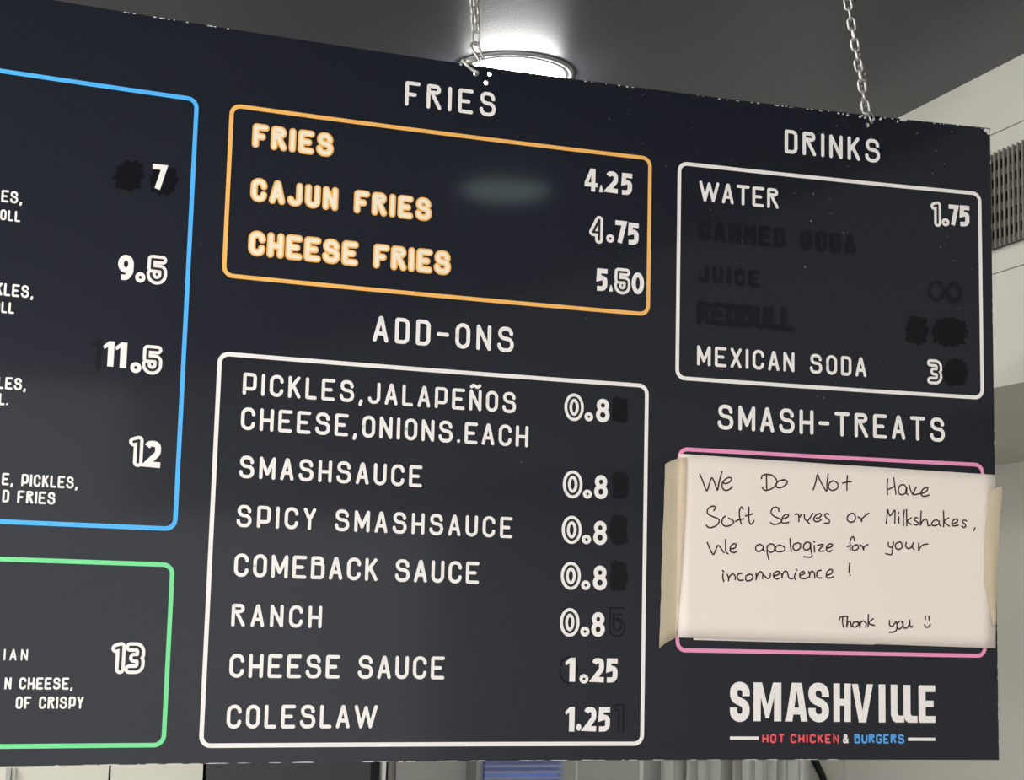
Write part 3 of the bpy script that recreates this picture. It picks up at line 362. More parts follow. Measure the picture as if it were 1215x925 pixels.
def rounded(pts, closed=False, n=6):
    """corner radii: each point is (x, y, r)"""
    P = [Vector((p[0], p[1])) for p in pts]; rr = [p[2] if len(p) > 2 else 0 for p in pts]; N = len(P); out = []
    for i in range(N):
        if rr[i] <= 0 or (not closed and i in (0, N-1)): out.append(P[i]); continue
        a, p, c = P[i-1], P[i], P[(i+1) % N]
        d1, d2 = (a-p), (c-p); ang = d1.angle(d2)
        l1 = d1.length*(.5 if (closed or i-1 > 0) and rr[i-1] > 0 else 1); l2 = d2.length*(.5 if (closed or i+1 < N-1) and rr[(i+1) % N] > 0 else 1)
        t = min(rr[i]/math.tan(ang/2), l1, l2); r = t*math.tan(ang/2)
        q1 = p+d1.normalized()*t; q2 = p+d2.normalized()*t
        cen = p+(d1.normalized()+d2.normalized()).normalized()*(r/sin(ang/2))
        a1 = math.atan2(*(q1-cen).yx); a2 = math.atan2(*(q2-cen).yx); da = (a2-a1+pi) % (2*pi)-pi
        for k in range(n+1): out.append(cen+Vector((cos(a1+da*k/n), sin(a1+da*k/n)))*r)
    return out

# rounded one-weight capitals: width, strokes [(points, closed)]
O_ = lambda w: [([(0,0,w/2),(0,1,w/2),(w,1,w/2),(w,0,w/2)], True)]
def o_(w): return [([(0,.5,0),(0,0,w/2),(w,0,w/2),(w,1,w/2),(0,1,w/2),(0,.5,0)], False)]
G = {
 'A': (.54, [([(0,0),(.25,1,.04),(.29,1,.04),(.54,0)], False), ([(.1,.3),(.44,.3)], False)]),
 'B': (.54, [([(0,0),(0,1,.04),(.48,1,.14),(.48,.72,.13),(.02,.72)], False), ([(.3,.72),(.54,.70,.15),(.54,0,.15),(0,0)], False)]),
 'C': (.56, [([(.56,.74),(.56,1,.28),(0,1,.28),(0,0,.28),(.56,0,.28),(.56,.26)], False)]),
 'D': (.50, [([(0,0,.05),(0,1,.05),(.5,1,.2),(.5,0,.2)], True)]),
 'E': (.56, [([(.56,1),(0,1,.05),(0,0,.05),(.56,0)], False), ([(0,.5),(.42,.5)], False)]),
 'F': (.55, [([(.55,1),(0,1,.05),(0,0)], False), ([(0,.47),(.38,.47)], False)]),
 'G': (.56, [([(.56,.76),(.56,1,.28),(0,1,.28),(0,0,.28),(.56,0,.28),(.56,.48,.02),(.32,.48)], False)]),
 'H': (.55, [([(0,0),(0,1)], False), ([(.55,0),(.55,1)], False), ([(0,.48),(.55,.48)], False)]),
 'I': (0, [([(0,0),(0,1)], False)]),
 'J': (.50, [([(.5,1),(.5,0,.25),(0,0,.25),(0,.2)], False)]),
 'K': (.50, [([(0,0),(0,1)], False), ([(.46,1),(.05,.44)], False), ([(.17,.6),(.5,0)], False)]),
 'L': (.44, [([(0,1),(0,0,.05),(.44,0)], False)]),
 'M': (.68, [([(0,0),(0,1),(.34,.2),(.68,1),(.68,0)], False)]),
 'N': (.53, [([(0,0),(0,1),(.53,0),(.53,1)], False)]),
 'O': (.53, o_(.53)),
 'P': (.55, [([(0,0),(0,1,.05),(.55,1,.16),(.55,.24,.16),(.02,.24)], False)]),
 'R': (.54, [([(0,0),(0,1,.05),(.5,1,.16),(.5,.7,.14),(.02,.7)], False), ([(.15,.7),(.54,0)], False)]),
 'S': (.62, [([(.58,.76),(.58,1,.27),(.03,1,.27),(.03,.57,.24),(.62,.50,.24),(.62,0,.29),(0,0,.29),(0,.24)], False)]),
 'T': (.62, [([(0,1),(.62,1)], False), ([(.31,1),(.31,0)], False)]),
 'U': (.53, [([(0,1),(0,0,.265),(.53,0,.265),(.53,1)], False)]),
 'V': (.6, [([(0,1),(.3,0),(.6,1)], False)]),
 'W': (1.05, [([(0,1),(.27,0),(.52,.95),(.78,0),(1.05,1)], False)]),
 'X': (.52, [([(0,0),(.52,1)], False), ([(0,1),(.52,0)], False)]),
 'Y': (.5, [([(0,1),(.25,.46),(.5,1)], False), ([(.25,.46),(.25,0)], False)]),
 '-': (.40, [([(0,.49),(.4,.49)], False)]),
 ',': (.08, [([(.05,.02),(0,-.17)], False)]),
 '.': (.0, [([(0,.03),(.001,.03)], False)]),
 '&': (.6, [([(.62,.0),(.12,.72),(.12,1,.2),(.44,1,.2),(.44,.7,.1),(0,.36,.1),(0,0,.25),(.4,0,.2),(.6,.42)], False)]),
 ' ': (.30, []),
}
G['Ñ'] = (.53, G['N'][1]+[([(.02,1.24),(.12,1.34,.08),(.38,1.22,.08),(.5,1.32)], False)])

def text_line(ink, txt, u0, u1, v, h, swr, layers, round_=True, track=None, wsc=1.0):
    """letters between u0 and u1; layers = [(stroke width ratio, material slot, lift)], swr = widest"""
    sw = swr*h; Hc = h-sw
    ws = [G[c][0]*Hc*wsc for c in txt]
    t = (u1-u0-sw-sum(ws))/max(1, len(txt)-1)
    if track is not None: t = track*h; u0 = u1-sw-sum(ws)-t*(len(txt)-1)
    x = u0+sw/2
    for c, wd in zip(txt, ws):
        for pts, closed in G[c][1]:
            P = [(x+p[0]*Hc*wsc, v+sw/2+p[1]*Hc, (p[2] if len(p) > 2 else 0)*Hc) for p in pts]
            Q = rounded(P, closed)
            for r_, mi, lf in layers: ink.stroke(Q, r_*h, closed, round_, mi, lf)
        x += wd+t

# ---------- borders
LW = .0053
def border(name, u0, u1, v0, v1, mm, label, rad=.0115):
    ink = Ink(.0003)
    P = [(u0,v0,rad),(u1,v0,rad),(u1,v1,rad),(u0,v1,rad)]
    Q = rounded(P, True, 8); R_ = []
    for i, p in enumerate(Q):                       # follow the bow
        c = Q[(i+1) % len(Q)]; n = max(1, int((c-p).length/.03))
        R_ += [p+(c-p)*k/n for k in range(n)]
    ink.stroke(R_, LW, True, False)
    o = ink.mb.build(name, mm, board); o['label'] = label; return o
border('section_border', -.395, .2388, .0868, .6178, BLUE, 'light blue rounded section border')
border('section_border', -.395, .2384, -.1668, .0440, GREEN, 'green rounded section border')
border('section_border', .2828, .8568, .4007, .6168, ORANGE, 'orange rounded section border')
border('section_border', .2828, .8567, -.1680, .3030, WHITE, 'white rounded border of the add-ons')
border('section_border', .9004, 1.3652, .3169, .6152, WHITE, 'white rounded border of the drinks')
border('section_border', .9080-.0028, 1.3640, -.0466, .2208, PINK, 'pink rounded border behind the paper notice')

# ---------- text lines
STY = {'head': (.15, [(.15, 0, 0)], WHITE), 'item': (.154, [(.154, 0, 0)], WHITE), 'small': (.175, [(.175, 0, 0)], WHITE),
       'small2': (.15, [(.15, 0, 0)], WHITE), 'glow': (.295, [(.295, 0, 0), (.165, 1, .0002)], None), 'ghost': (.27, [(.27, 0, 0)], PATCH2)}
for sec, txt, st, u0, u1, v, h in D['text']:
    ink = Ink()
    swr, layers, mm = STY[st]
    if st == 'small': text_line(ink, txt, u0, u1, v, h, swr, layers, True, .29, .86)
    else: text_line(ink, txt, u0, u1, v, h, swr, layers)
    nm = {'head': 'heading_text', 'ghost': 'blacked_out_text'}.get(st, 'item_text')
    o = ink.mb.build(nm, [ORANGE, CREAMW] if st == 'glow' else mm, board)
    o['label'] = {'head': 'white heading reading ', 'ghost': 'blacked out text reading ', 'glow': 'orange outlined text reading '}.get(st, 'white text reading ')+txt

# ---------- price figures
def ell(cx, cy, rx, ry, n=28): return [(cx+rx*cos(2*pi*k/n), cy+ry*sin(2*pi*k/n)) for k in range(n)]
DIG = {  # centre lines in the unit box (x, y, corner radius in box widths); 9 / -9 = out to the ink edge
 '2': [([(-.02,.86),(.18,1,.3),(1,1,.5),(1,.56,.5),(-.04,.02,0),(9,.0)], False)],
 '3': [([(0,1),(1,1,.45),(1,.53,.3),(.4,.53)], False), ([(.4,.5),(1,.5,.35),(1,0,.45),(0,0)], False)],
 '4': [([(.68,-9),(.68,1.0,0),(-.02,.27,0),(9,.27)], False)],
 '5': [([(9,1),(.14,1),(.08,.55),(.55,.61,.3),(1,.55,.5),(1,0,.55),(-.15,-.01)], False)],
 '7': [([(-9,1),(.95,1),(.32,-9)], False)],
 '9': [([(1,.66),(1,.3,.45),(.62,0,.4),(.08,-.01)], False)],
}
def figure(ink, c, style, u0, u1, v0, v1):
    h = v1-v0; w_ = u1-u0
    if c == '.':
        cx, cy = (u0+u1)/2, (v0+v1)/2
        if style == 't': ink.poly([(u0+.1*w_, v0), (u1, v0), (u1-.05*w_, v0+.4*h), (u0+.62*w_, v1), (u0+.4*w_, v0+.8*h)]); return
        ink.fan((cx, cy), ell(cx, cy, w_/2, h/2))
        if style == 'r': ink.fan((cx, cy), ell(cx, cy, w_*.15, h*.15), 1, .0002)
        return
    if style == 'o': layers = [(.30, 0, 0), (.085, 1, .0002)]; sw = .30*h
    else: sw = {'8': .185, '0': .2}.get(c, .215)*h; layers = [(sw/h, 0, 0)]
    if c == '4' and style == 'b':
        for pl in ([(.50,0),(.82,0),(.82,1),(.50,1)], [(0,.38),(.29,.38),(.56,.80),(.56,1),(.44,1)], [(0,.20),(1,.20),(1,.38),(0,.38)]):
            ink.poly([(u0+a*w_, v0+bb*h) for a, bb in pl])
        return
    if c == '1' and style == 'b':
        q = [(0,.80),(.50,1),(1,1),(1,0),(.44,0),(.44,.78),(.10,.67)]
        ink.poly([(u0+a*w_, v0+bb*h) for a, bb in q[:2]+q[2:4]+q[4:6]+q[6:]][::-1]); return
    a0, a1, b0, b1 = u0+sw/2, u1-sw/2, v0+sw/2, v1-sw/2
    if c == '1': a0, a1 = u0+.15*h, u1-.14*h
    X = lambda t: u0 if t <= -9 else u1 if t >= 9 else a0+t*(a1-a0)
    Y = lambda t: v0 if t <= -9 else v1 if t >= 9 else b0+t*(b1-b0)
    E = lambda cx, cy, rx, ry: ell(X(cx), Y(cy), rx*(a1-a0), ry*(b1-b0))
    S_ = []
    if c == '0': S_ = [(E(.5,.5,.5,.5), True)]
    elif c == '8': S_ = [(E(.5,.765,.44,.235), True), (E(.5,.265,.5,.265), True)]
    elif c == '1': S_ = [([(X(-.05), Y(.93)), (X(1), Y(1)), (X(1), Y(0))], False)]
    else:
        if c == '9': S_ = [(E(.5,.68,.5,.32), True)]
        if c == '4' and style == 'o': src = [([(.78,-.03),(.78,1.0,0),(.1,.34,0),(.7,.34)], False)]
        elif c == '5' and style == 'o': src = [([(.95,1),(.04,1),(.04,.56),(.5,.56,.1),(1,.56,.5),(1,0,.55),(.0,0,.5),(.0,.3)], False)]
        else: src = DIG[c]
        for pts, cl in src:
            S_.append((rounded([(X(p[0]), Y(p[1]), (p[2] if len(p) > 2 else 0)*(a1-a0)) for p in pts], cl, 8), cl))
    for lw, mi, lf in layers:
        for P, cl in S_: ink.stroke(P, lw*h, cl, style == 'o', mi, lf)
for sec, lab, figs in D['prices']:
    ink = Ink(.0005)
    for c, st, *bx in figs: figure(ink, c, st, *bx)
    o = ink.mb.build('price_text', [WHITE, INKBLACK], board); o['label'] = 'white price reading '+lab

# ---------- blacked-out prices and ghost figures
rng = random.Random(5)
for kind, u0, u1, v0, v1 in D['blots']:
    ink = Ink(.00035); n = 44; pts = []; p_ = .75 if kind == 'f' else .5
    for k in range(n):
        a = 2*pi*k/n
        x = math.copysign(abs(cos(a))**p_, cos(a)); y = math.copysign(abs(sin(a))**p_, sin(a))
        j = 1+rng.uniform(-.16, .12)
        pts.append(((u0+u1)/2+x*j*(u1-u0)/2, (v0+v1)/2+y*j*(v1-v0)/2))
    if kind == 'l':
        mm = PATCH2
        ink.stroke(ell((u0*.7+u1*.3), (v0+v1)/2, (u1-u0)*.17, (v1-v0)*.4), .005, True, True)
        ink.stroke(ell((u0*.28+u1*.72), (v0+v1)/2, (u1-u0)*.16, (v1-v0)*.38), .007, True, True)
    elif kind == 's':
        mm = PATCH2; ink.stroke([(u0, v1*.85+v0*.15), (u1, v1), (u1*.9+u0*.1, v0)], .0055)
    else:
        mm = PATCH
        if kind == 'f':
            for q in range(7):
                t = q/6; e_ = (v1-v0)*(.5-.42*sqrt(max(0, 1-(2*t-1)**2))) ; ink.stroke([(u0+(u1-u0)*max(0, t-.10)+rng.uniform(-.002,.002), v0+e_*.8+rng.uniform(-.002,.004)), (u0+(u1-u0)*min(1, t+.08), v1-e_*.8+rng.uniform(-.004,.003))], .006)
        ink.fan(((u0+u1)/2, (v0+v1)/2), pts)
    o = ink.mb.build('marker_patch', mm, board); o['label'] = 'black marker patch over an old price'
for c, u0, u1, v0, v1 in D['gh']:
    ink = Ink(.00035)
    h = v1-v0
    if c == '0': ink.stroke(ell((u0+u1)/2, (v0+v1)/2, (u1-u0)/2, h/2), .0022, True)
    elif c == '1':
        for o2 in (0, .0065): ink.stroke([(u0+.002, v1-.004-o2*.6), (u0+.0035+o2*.2, v1-.001-o2), (u1-.0005-o2, v1-.001-o2), (u1-.0005-o2, v0+o2*.3)], .0016)
    else:
        for sc_ in (1, .55):
            cx, cy = (u0+u1)/2, (v0+v1)/2; a, bb = (u1-u0)/2*sc_, h/2*sc_
            ink.stroke(rounded([(cx+a, cy+bb),(cx-a, cy+bb),(cx-a, cy-bb, a),(cx+a, cy-bb, a),(cx+a, cy+.25*bb, a),(cx-.2*a, cy+.25*bb)]), .0018)
    ink.mb.build('marker_patch', PATCH, board)['label'] = 'black marker outline of an old figure'

# ---------- logo
LP = {
 'M': [[(0,0),(0,1),(.30,1),(.50,.42),(.50,.08),(.44,.08),(.26,.62),(.26,0)], [(1,0),(.74,0),(.74,.62),(.56,.08),(.50,.08),(.50,.42),(.70,1),(1,1)]],
 'A': [[(0,0),(.27,1),(.50,1),(.50,.80),(.30,0)], [(1,0),(.70,0),(.50,.80),(.50,1),(.73,1)], [(.2,.18),(.2,.36),(.8,.36),(.8,.18)]],
 'H': [[(0,0),(0,1),(.37,1),(.37,0)], [(.63,0),(.63,1),(1,1),(1,0)], [(.3,.42),(.3,.60),(.7,.60),(.7,.42)]],
 'V': [[(0,1),(.29,1),(.50,.30),(.50,0),(.33,0)], [(1,1),(.67,0),(.50,0),(.50,.30),(.71,1)]],
 'I': [[(0,0),(0,1),(1,1),(1,0)]],
 'L': [[(0,1),(.50,1),(.50,.24),(.58,.18),(1,.18),(1,0),(.34,0),(.12,.06),(0,.2)]],
 'E': [[(0,.04),(0,.96),(.08,1),(1,1),(1,.82),(.42,.82),(.42,.59),(.90,.59),(.90,.42),(.42,.42),(.42,.18),(1,.18),(1,0),(.08,0)]],
}
ink = Ink(.0005)
for c, u0, u1, v0, v1 in D['logo']:
    h = v1-v0
    if c in LP:
        for pl in LP[c]:
            q = [(u0+x*(u1-u0)+(.0035*(1-x) if c == 'V' else 0), v0+y*h) for x, y in pl]
            if sum(q[k-1][0]*q[k][1]-q[k][0]*q[k-1][1] for k in range(len(q))) < 0: q = q[::-1]
            ink.poly(q)
    else:
        sw = .205*h; a0, a1, b0, b1 = u0+sw/2, u1-sw/2, v0+sw*.45, v1-sw*.45; q = (a1-a0)*.5
        ink.stroke(rounded([(a1, b0+.68*(b1-b0)), (a1, b1, q), (a0, b1, q), (a0, b0+.60*(b1-b0), q), (a1, b0+.42*(b1-b0), q), (a1, b0, q), (a0, b0, q), (a0, b0+.32*(b1-b0))]), sw, False, False)
ink.mb.build('logo_text', WHITE, board)['label'] = 'bold white logo reading SMASHVILLE'
G[' '] = (.04, [])
for txt, col, u0, u1, v0, v1 in D['tag']:
    ink = Ink(.0005); text_line(ink, txt, u0, u1, v0, v1-v0, .2, [(.2, 0, 0)], txt == '&', None, 1.0 if txt == '&' else 1.22)
    ink.mb.build('tagline_text', {'red': REDT, 'white': WHITE, 'blue': BLUET}[col], board)['label'] = {'red': 'red', 'white': 'white', 'blue': 'blue'}[col]+' tagline text reading '+txt
for u0, u1, v0, v1 in D['bars']:
    ink = Ink(.0005); vm = (v0+v1)/2; ink.stroke([(u0, vm), (u1, vm)], .0042, False, False); ink.mb.build('tagline_bar', WHITE, board)

# ---------- chipped rim of the board
rng = random.Random(11)
ink = Ink(.0002)
def chip(u, v, w_, h_):
    n = 9; ink.fan((u, v), [(u+w_*cos(2*pi*k/n)*rng.uniform(.6, 1.1), v+h_*sin(2*pi*k/n)*rng.uniform(.6, 1.1)) for k in range(n)])
for k in range(60):
    u = .55+(BU1-.56)*(rng.random()**.8); chip(u, BV1-.0008-rng.random()*.001, rng.uniform(.0006, .0026), rng.uniform(.0004, .0012))
for k in range(22): chip(rng.uniform(1.14, 1.25), BV1-.001-rng.random()*.004, rng.uniform(.0008, .0022), rng.uniform(.0006, .002))
for k in range(14): u = rng.uniform(.14, .30); chip(u, BV1-.0006, rng.uniform(.001, .003), .0008)
for k in range(64): u = rng.uniform(.1, 1.15); chip(u, BV0+.0004, rng.uniform(.002, .014), rng.uniform(.0003, .0007))
for k in range(26): chip(BU1-.0006, rng.uniform(BV0, BV1), .0006, rng.uniform(.001, .005))
chip(BU1-.006, BV1-.004, .006, .0035); chip(BU1-.0035, BV1-.006, .0032, .0055)
tag(ink.mb.build('chipped_edge', CORE, board), 'pale chips along the rim of the board', kind='stuff')

# ---------------------------------------------------------------- the paper notice
def plane_sheet(name, corners, lift, mm, label, cat, nx=24, ny=14, curl=0.0):
    b_ = MB(); TL, TR, BR, BL = [Vector(c) for c in corners]
    pts = []
    for s_ in (0, 1):
        for j in range(ny+1):
            for i in range(nx+1):
                a, t = i/nx, j/ny
                p = (BL.lerp(BR, a)).lerp(TL.lerp(TR, a), t)
                d = lift+curl*(abs(2*t-1)**3*.6+.4*(abs(2*a-1)**4))*(.6+.4*sin(5*a+2*t)) + .0006*sin(7*t+1.5)*sin(4*a)
                pts.append(W3(p.x, p.y, d+(.0 if s_ else .00015)))
    n_ = nx+1; off = n_*(ny+1); fs = []
    for j in range(ny):
        for i in range(nx):
            a = j*n_+i; fs.append((a, a+1, a+n_+1, a+n_)); fs.append((off+a, off+a+n_, off+a+n_+1, off+a+1))
    for i in range(nx): fs += [(i, off+i, off+i+1, i+1), (ny*n_+i, ny*n_+i+1, off+ny*n_+i+1, off+ny*n_+i)]
    for j in range(ny): fs += [(j*n_, j*n_+n_, off+j*n_+n_, off+j*n_), (j*n_+nx, off+j*n_+nx, off+j*n_+n_+nx, j*n_+n_+nx)]
    b_.add(pts, fs, 0, True)
    c0 = (TL+TR+BR+BL)/4
    o = b_.build(name, mm, None, W3(c0.x, c0.y, lift)); return tag(o, label, cat)
notice = plane_sheet('paper_notice', D['paper'], .0022, PAPER, 'white paper notice with handwritten apology taped over the pink border', 'notice')
plane_sheet('paper_sheet', D['sheet'], .0009, PAPER2, 'plain paper sheet peeking out below the handwritten notice', 'paper sheet', curl=0)

def paper_pt(u, v, d):                       # ink on the wavy sheet
    TL, TR, BR, BL = [Vector(c) for c in D['paper']]
    t = (v-(BL.y+BR.y)/2)/((TL.y+TR.y-BL.y-BR.y)/2); a = (u-BL.x)/(BR.x-BL.x)
    return W3(u, v, .0022+.00015+.0006*sin(7*t+1.5)*sin(4*a)+.0002+d)
words = {}
for wd, *pts in D['HW']: words.setdefault(wd, []).append(pts)
for wd, strokes in words.items():
    ink = Ink(0); ink.pt = paper_pt
    for pts in strokes:
        P = smooth_path([Vector((p[0], p[1], 0)) for p in pts])
        ink.stroke(P, .0021, False, True)
    ink.mb.build('handwriting', INK, notice)['label'] = 'dark handwritten smile' if wd == 'smile' else 'dark handwriting reading '+wd

def tape(corner_rows, lifts, label):
    """rows of (outer, inner) points down the strip"""
    b_ = MB(); vs = []; n = len(corner_rows); k = len(corner_rows[0])
    for s_ in (0, .0001):
        for r_, lf in zip(corner_rows, lifts):
            for (u, v), l_ in zip(r_, lf): vs.append(W3(u, v, l_+s_) if u < 1.384 else (u, gy(u)-l_-s_, v+EYE))
    off = n*k; fs = []
    for j in range(n-1):
        for i in range(k-1):
            a = j*k+i; fs += [(a, a+k, a+k+1, a+1), (off+a, off+a+1, off+a+k+1, off+a+k)]
    for i in range(k-1): fs += [(i, i+1, off+i+1, off+i), ((n-1)*k+i, off+(n-1)*k+i, off+(n-1)*k+i+1, (n-1)*k+i+1)]
    for j in range(n-1): fs += [(j*k, off+j*k, off+j*k+k, j*k+k), (j*k+k-1, j*k+2*k-1, off+j*k+2*k-1, off+j*k+k-1)]
    b_.add(vs, fs, 0, True)
    o = b_.build('masking_tape', TAPE, None, vs[0]); return tag(o, label, 'tape')
# left strip: outer edge on the board, a crease at the paper's edge, inner edge on the paper
rows, lf = [], []
N_ = 14
TL_, TI, BI, BO = [Vector(c) for c in D['tapeL']]
rng = random.Random(3)
for j in range(N_+1):
    t = j/N_
    o_p = TL_.lerp(BO, t); i_p = TI.lerp(BI, t); i_p.x += .005*sin(pi*t)*.6 - .002*t
    cr = .9040+(.9022-.9040)*t
    rows.append([(o_p.x+rng.uniform(-.0006,.0006), o_p.y), (o_p.x*.55+cr*.45, o_p.y*.55+i_p.y*.45), (cr-.0012, i_p.y*.8+o_p.y*.2), (cr+.0015, i_p.y*.9+o_p.y*.1), (i_p.x, i_p.y)])
    w_ = .0006*sin(9*t)
    lf.append([.0008, .0010+abs(w_), .0022, .0036, .0036+.0012*(1-t)])
tape(rows, lf, 'masking tape strip on the left edge of the paper notice')
rows, lf = [], []
prof = [(.1895, 1.3735, 1.3890, 1.3935), (.176, 1.3716, 1.3868, 1.3940), (.1500, 1.3668, 1.3862, 1.3905), (.1086, 1.3622, 1.3845, 1.3872), (.0569, 1.3622, 1.3822, 1.3838), (.0200, 1.3700, 1.3812, 1.3824), (-.0146, 1.3781, 1.3806, 1.3815)]
for k in range(len(prof)-1):
    for s_ in range(3):
        t = s_/3; v, a, m_, e = [prof[k][i]*(1-t)+prof[k+1][i]*t for i in range(4)]
        rows.append([(a, v-.003), ((a+m_)/2, v), (m_-.001, v+.001), (e, v+.003)]); lf.append([.0037, .0038, .0042, .0012])
tape(rows, lf, 'masking tape strip folded over the right edge of the paper notice')

# ---------------------------------------------------------------- hanging chains
def link_mesh(name, ln, wd, r):
    b_ = MB(); P = []; a = ln/2-wd/2; q = wd/2-r
    for k in range(9): t = pi*k/8; P.append((q*cos(t), 0, a+q*sin(t)))
    for k in range(9): t = pi+pi*k/8; P.append((q*cos(t), 0, -a+q*sin(t)))
    b_.tube(P, r, 8, True)
    o = b_.build(name, STEEL); me = o.data; bpy.data.objects.remove(o); return me
LINK = link_mesh('chain_link', .0222, .0128, .0017)
LINKS = link_mesh('chain_link_small', .0165, .0098, .0016)
def chain(root, p0, p1, me, pitch, tw=0.0):
    p0, p1 = Vector(p0), Vector(p1); d = (p1-p0); n = int(d.length/pitch); z = d.normalized()
    x = Vector((cos(tw), sin(tw), 0)); x = (x-z*x.dot(z)).normalized(); y = z.cross(x)
    rg = random.Random(int(p0.x*1000))
    for k in range(n+1):
        c = p0+z*pitch*(k+.5)
        xx, yy = (x, y) if k % 2 == 0 else (y, -x)
        a = rg.uniform(-.12, .12); xx, yy = xx*cos(a)+yy*sin(a), yy*cos(a)-xx*sin(a)
        M_ = Matrix(((xx.x, yy.x, z.x, 0), (xx.y, yy.y, z.y, 0), (xx.z, yy.z, z.z, 0), (0, 0, 0, 1)))
        o = bpy.data.objects.new('chain_link', me); link(o, root)
        o.matrix_local = Matrix.Translation(c-Vector(root.location)) @ M_
def ceiling_hook(root, x, y):
    b_ = MB(); b_.lathe([(0, 0), (.018, 0), (.018, -.003), (.006, -.006), (0, -.006)], 20, (x, y, HC))
    b_.tube([(x+.009*sin(t), y, HC-.016+.009*cos(t)) for t in [2*pi*k/16 for k in range(16)]], .002, 8, True)
    b_.build('ceiling_hook', RINGM, root)
yl = gy(.604)+.0025
chL = empty('hanging_chain', (.604, yl, .715+EYE), 'left hanging chain, doubled, with an open hook in front of the ceiling light', 'chain')
topL = (.575, yl, HC-.026)
for dx, tw in ((-.0042, .6), (.0042, 2.0)):
    chain(chL, (.6035+dx*.5, yl, .7620+EYE), (topL[0]+dx, yl, topL[2]), LINKS, .0116, tw)
chain(chL, (.6035, yl, .7440+EYE), (.6031, yl, .7610+EYE), LINK, .0195, .0)
ceiling_hook(chL, topL[0], yl)
b_ = MB()
hk = [(569.2,74.8),(566.5,69.5),(563.9,64.8),(560.2,60.3),(559.0,56.5),(560.3,52.5),(563.9,50.5),(567.8,52.5),(570.2,57.0),(572.5,62.2),(574.9,66.6)]
P = [(.6035+(x-564.5)*.00117, yl-.004+.008*k/10, .7494+EYE-(y-48)*.00116+.0008) for k, (x, y) in enumerate(hk)]
b_.tube(smooth_path(P, False, 4), .0020, 8); b_.build('open_hook', STEEL, chL)
b_ = MB()
P = [(.6045, yl-.0085, .7035+EYE), (.598, yl-.0082, .7060+EYE), (.589, yl-.0075, .7125+EYE), (.5855, yl-.003, .7195+EYE), (.592, yl+.0045, .7215+EYE), (.602, yl+.008, .7180+EYE), (.6075, yl+.0075, .7090+EYE), (.6060, yl+.0035, .7035+EYE)]
b_.tube(smooth_path(P, True, 5), .0022, 10, True); b_.build('ring_link', RINGM, chL)['label'] = 'pale ring link through the board'
b_ = MB(); b_.tube([(.590, yl-.004, .7175+EYE), (.596, yl-.003, .7200+EYE), (.604, yl-.0015, .7225+EYE)], .0036, 10); b_.build('ferrule', RINGM, chL)['label'] = 'pale sleeve on the ring link'

yr = gy(1.1946)+.0025
chR = empty('hanging_chain', (1.1946, yr, .715+EYE), 'right hanging chain, single and dusty, leaning above the drinks heading', 'chain')
topR = (1.122, yr, HC-.026)
chain(chR, (1.1900, yr+.004, .7220+EYE), topR, LINK, .0152, -.53)
chain(chR, (1.1935, yr-.002, .7060+EYE), (1.1900, yr+.004, .7230+EYE), LINK, .0152, 1.2)
ceiling_hook(chR, topR[0], yr)
b_ = MB()
P = [(1.1946, yr-.0075, .7065+EYE), (1.1950, yr-.0068, .7130+EYE), (1.1938, yr-.002, .7190+EYE), (1.1925, yr+.005, .7160+EYE), (1.1935, yr+.0065, .7080+EYE), (1.1946, yr-.001, .7058+EYE)]
b_.tube(smooth_path(P, True, 5), .0015, 8, True); b_.build('ring_link', STEEL, chR)['label'] = 'grey ring link through the board'

# dust fluff caught on the links of the right chain
b_ = MB(); rng = random.Random(8)
for k in range(10):
    t = .02+.05*k/10*6; c = Vector((1.1900, yr, .722+EYE)).lerp(Vector(topR), t*.9)+Vector((rng.choice((-1, 1))*rng.uniform(.003, .006), rng.uniform(-.004, 0), 0))
    ra = rng.uniform(.0012, .0026)
    b_.add([c+Vector((ra*sin(th)*cos(ph), ra*sin(th)*sin(ph), 1.3*ra*cos(th)))*rng.uniform(.7, 1.2) for th in (.01, .8, 1.6, 2.4, 3.13) for ph in [2*pi*q/7 for q in range(7)]],
           [(i*7+q, i*7+(q+1) % 7, (i+1)*7+(q+1) % 7, (i+1)*7+q) for i in range(4) for q in range(7)], 0, True)
tag(b_.build('dust_fluff', mat('grey_dust', (150, 143, 136), .95, 0), chR), 'grey dust on the links', kind='stuff')

# ---------------------------------------------------------------- ceiling lights
def ceiling_light(x, y, strength, label, k=1.0, tint=(1, .985, .95)):
    r_ = empty('ceiling_light', (x, y, HC), label, 'ceiling light')
    b_ = MB(); b_.lathe([(.123, 0), (.123, -.004), (.119, -.007), (.115, -.006), (.113, -.003), (.110, -.003), (.109, -.007), (.106, -.008), (.104, -.004)] if k == 1 else [(.123*k, 0), (.123*k, -.004), (.119*k, -.007), (.1035*k, -.005)], 72, (x, y, HC))
    b_.build('trim_ring', TRIMM, r_)
    b_ = MB(); b_.lathe([(a*k, z) for a, z in ((.1025, -.004), (.1020, -.014), (.096, -.024), (.081, -.031), (.054, -.035), (.02, -.037), (.0001, -.0372))], 72, (x, y, HC))
    b_.build('diffuser', lamp_mat(strength, tint), r_)['label'] = 'glowing white diffuser'
    return r_
ceiling_light(1.013, 3.125, LAMP_VISIBLE, 'lit round ceiling light with grey trim behind the top of the menu board')
ceiling_light(1.365, .08, LAMP_FRONT, 'small dim round ceiling light out in front of the right half of the menu board', .74, (.72, .98, 1))
for x, y, lab in ((-.9, .9, 'added unseen ceiling light nearest the left end of the menu board'), (-1.5, -.6, 'added unseen ceiling light out in front of the left end of the menu board'),
                  (-.7, -2.2, 'added unseen ceiling light far out in front of the menu board'), (-2.6, .9, 'added unseen ceiling light farthest left of the menu board'), (-1.5, 3.6, 'added unseen ceiling light over the kitchen, far left behind the menu board')):
    ceiling_light(x, y, LAMP_FILL, lab)  # added lamps out of view, placed left to brighten the board without reflecting in it

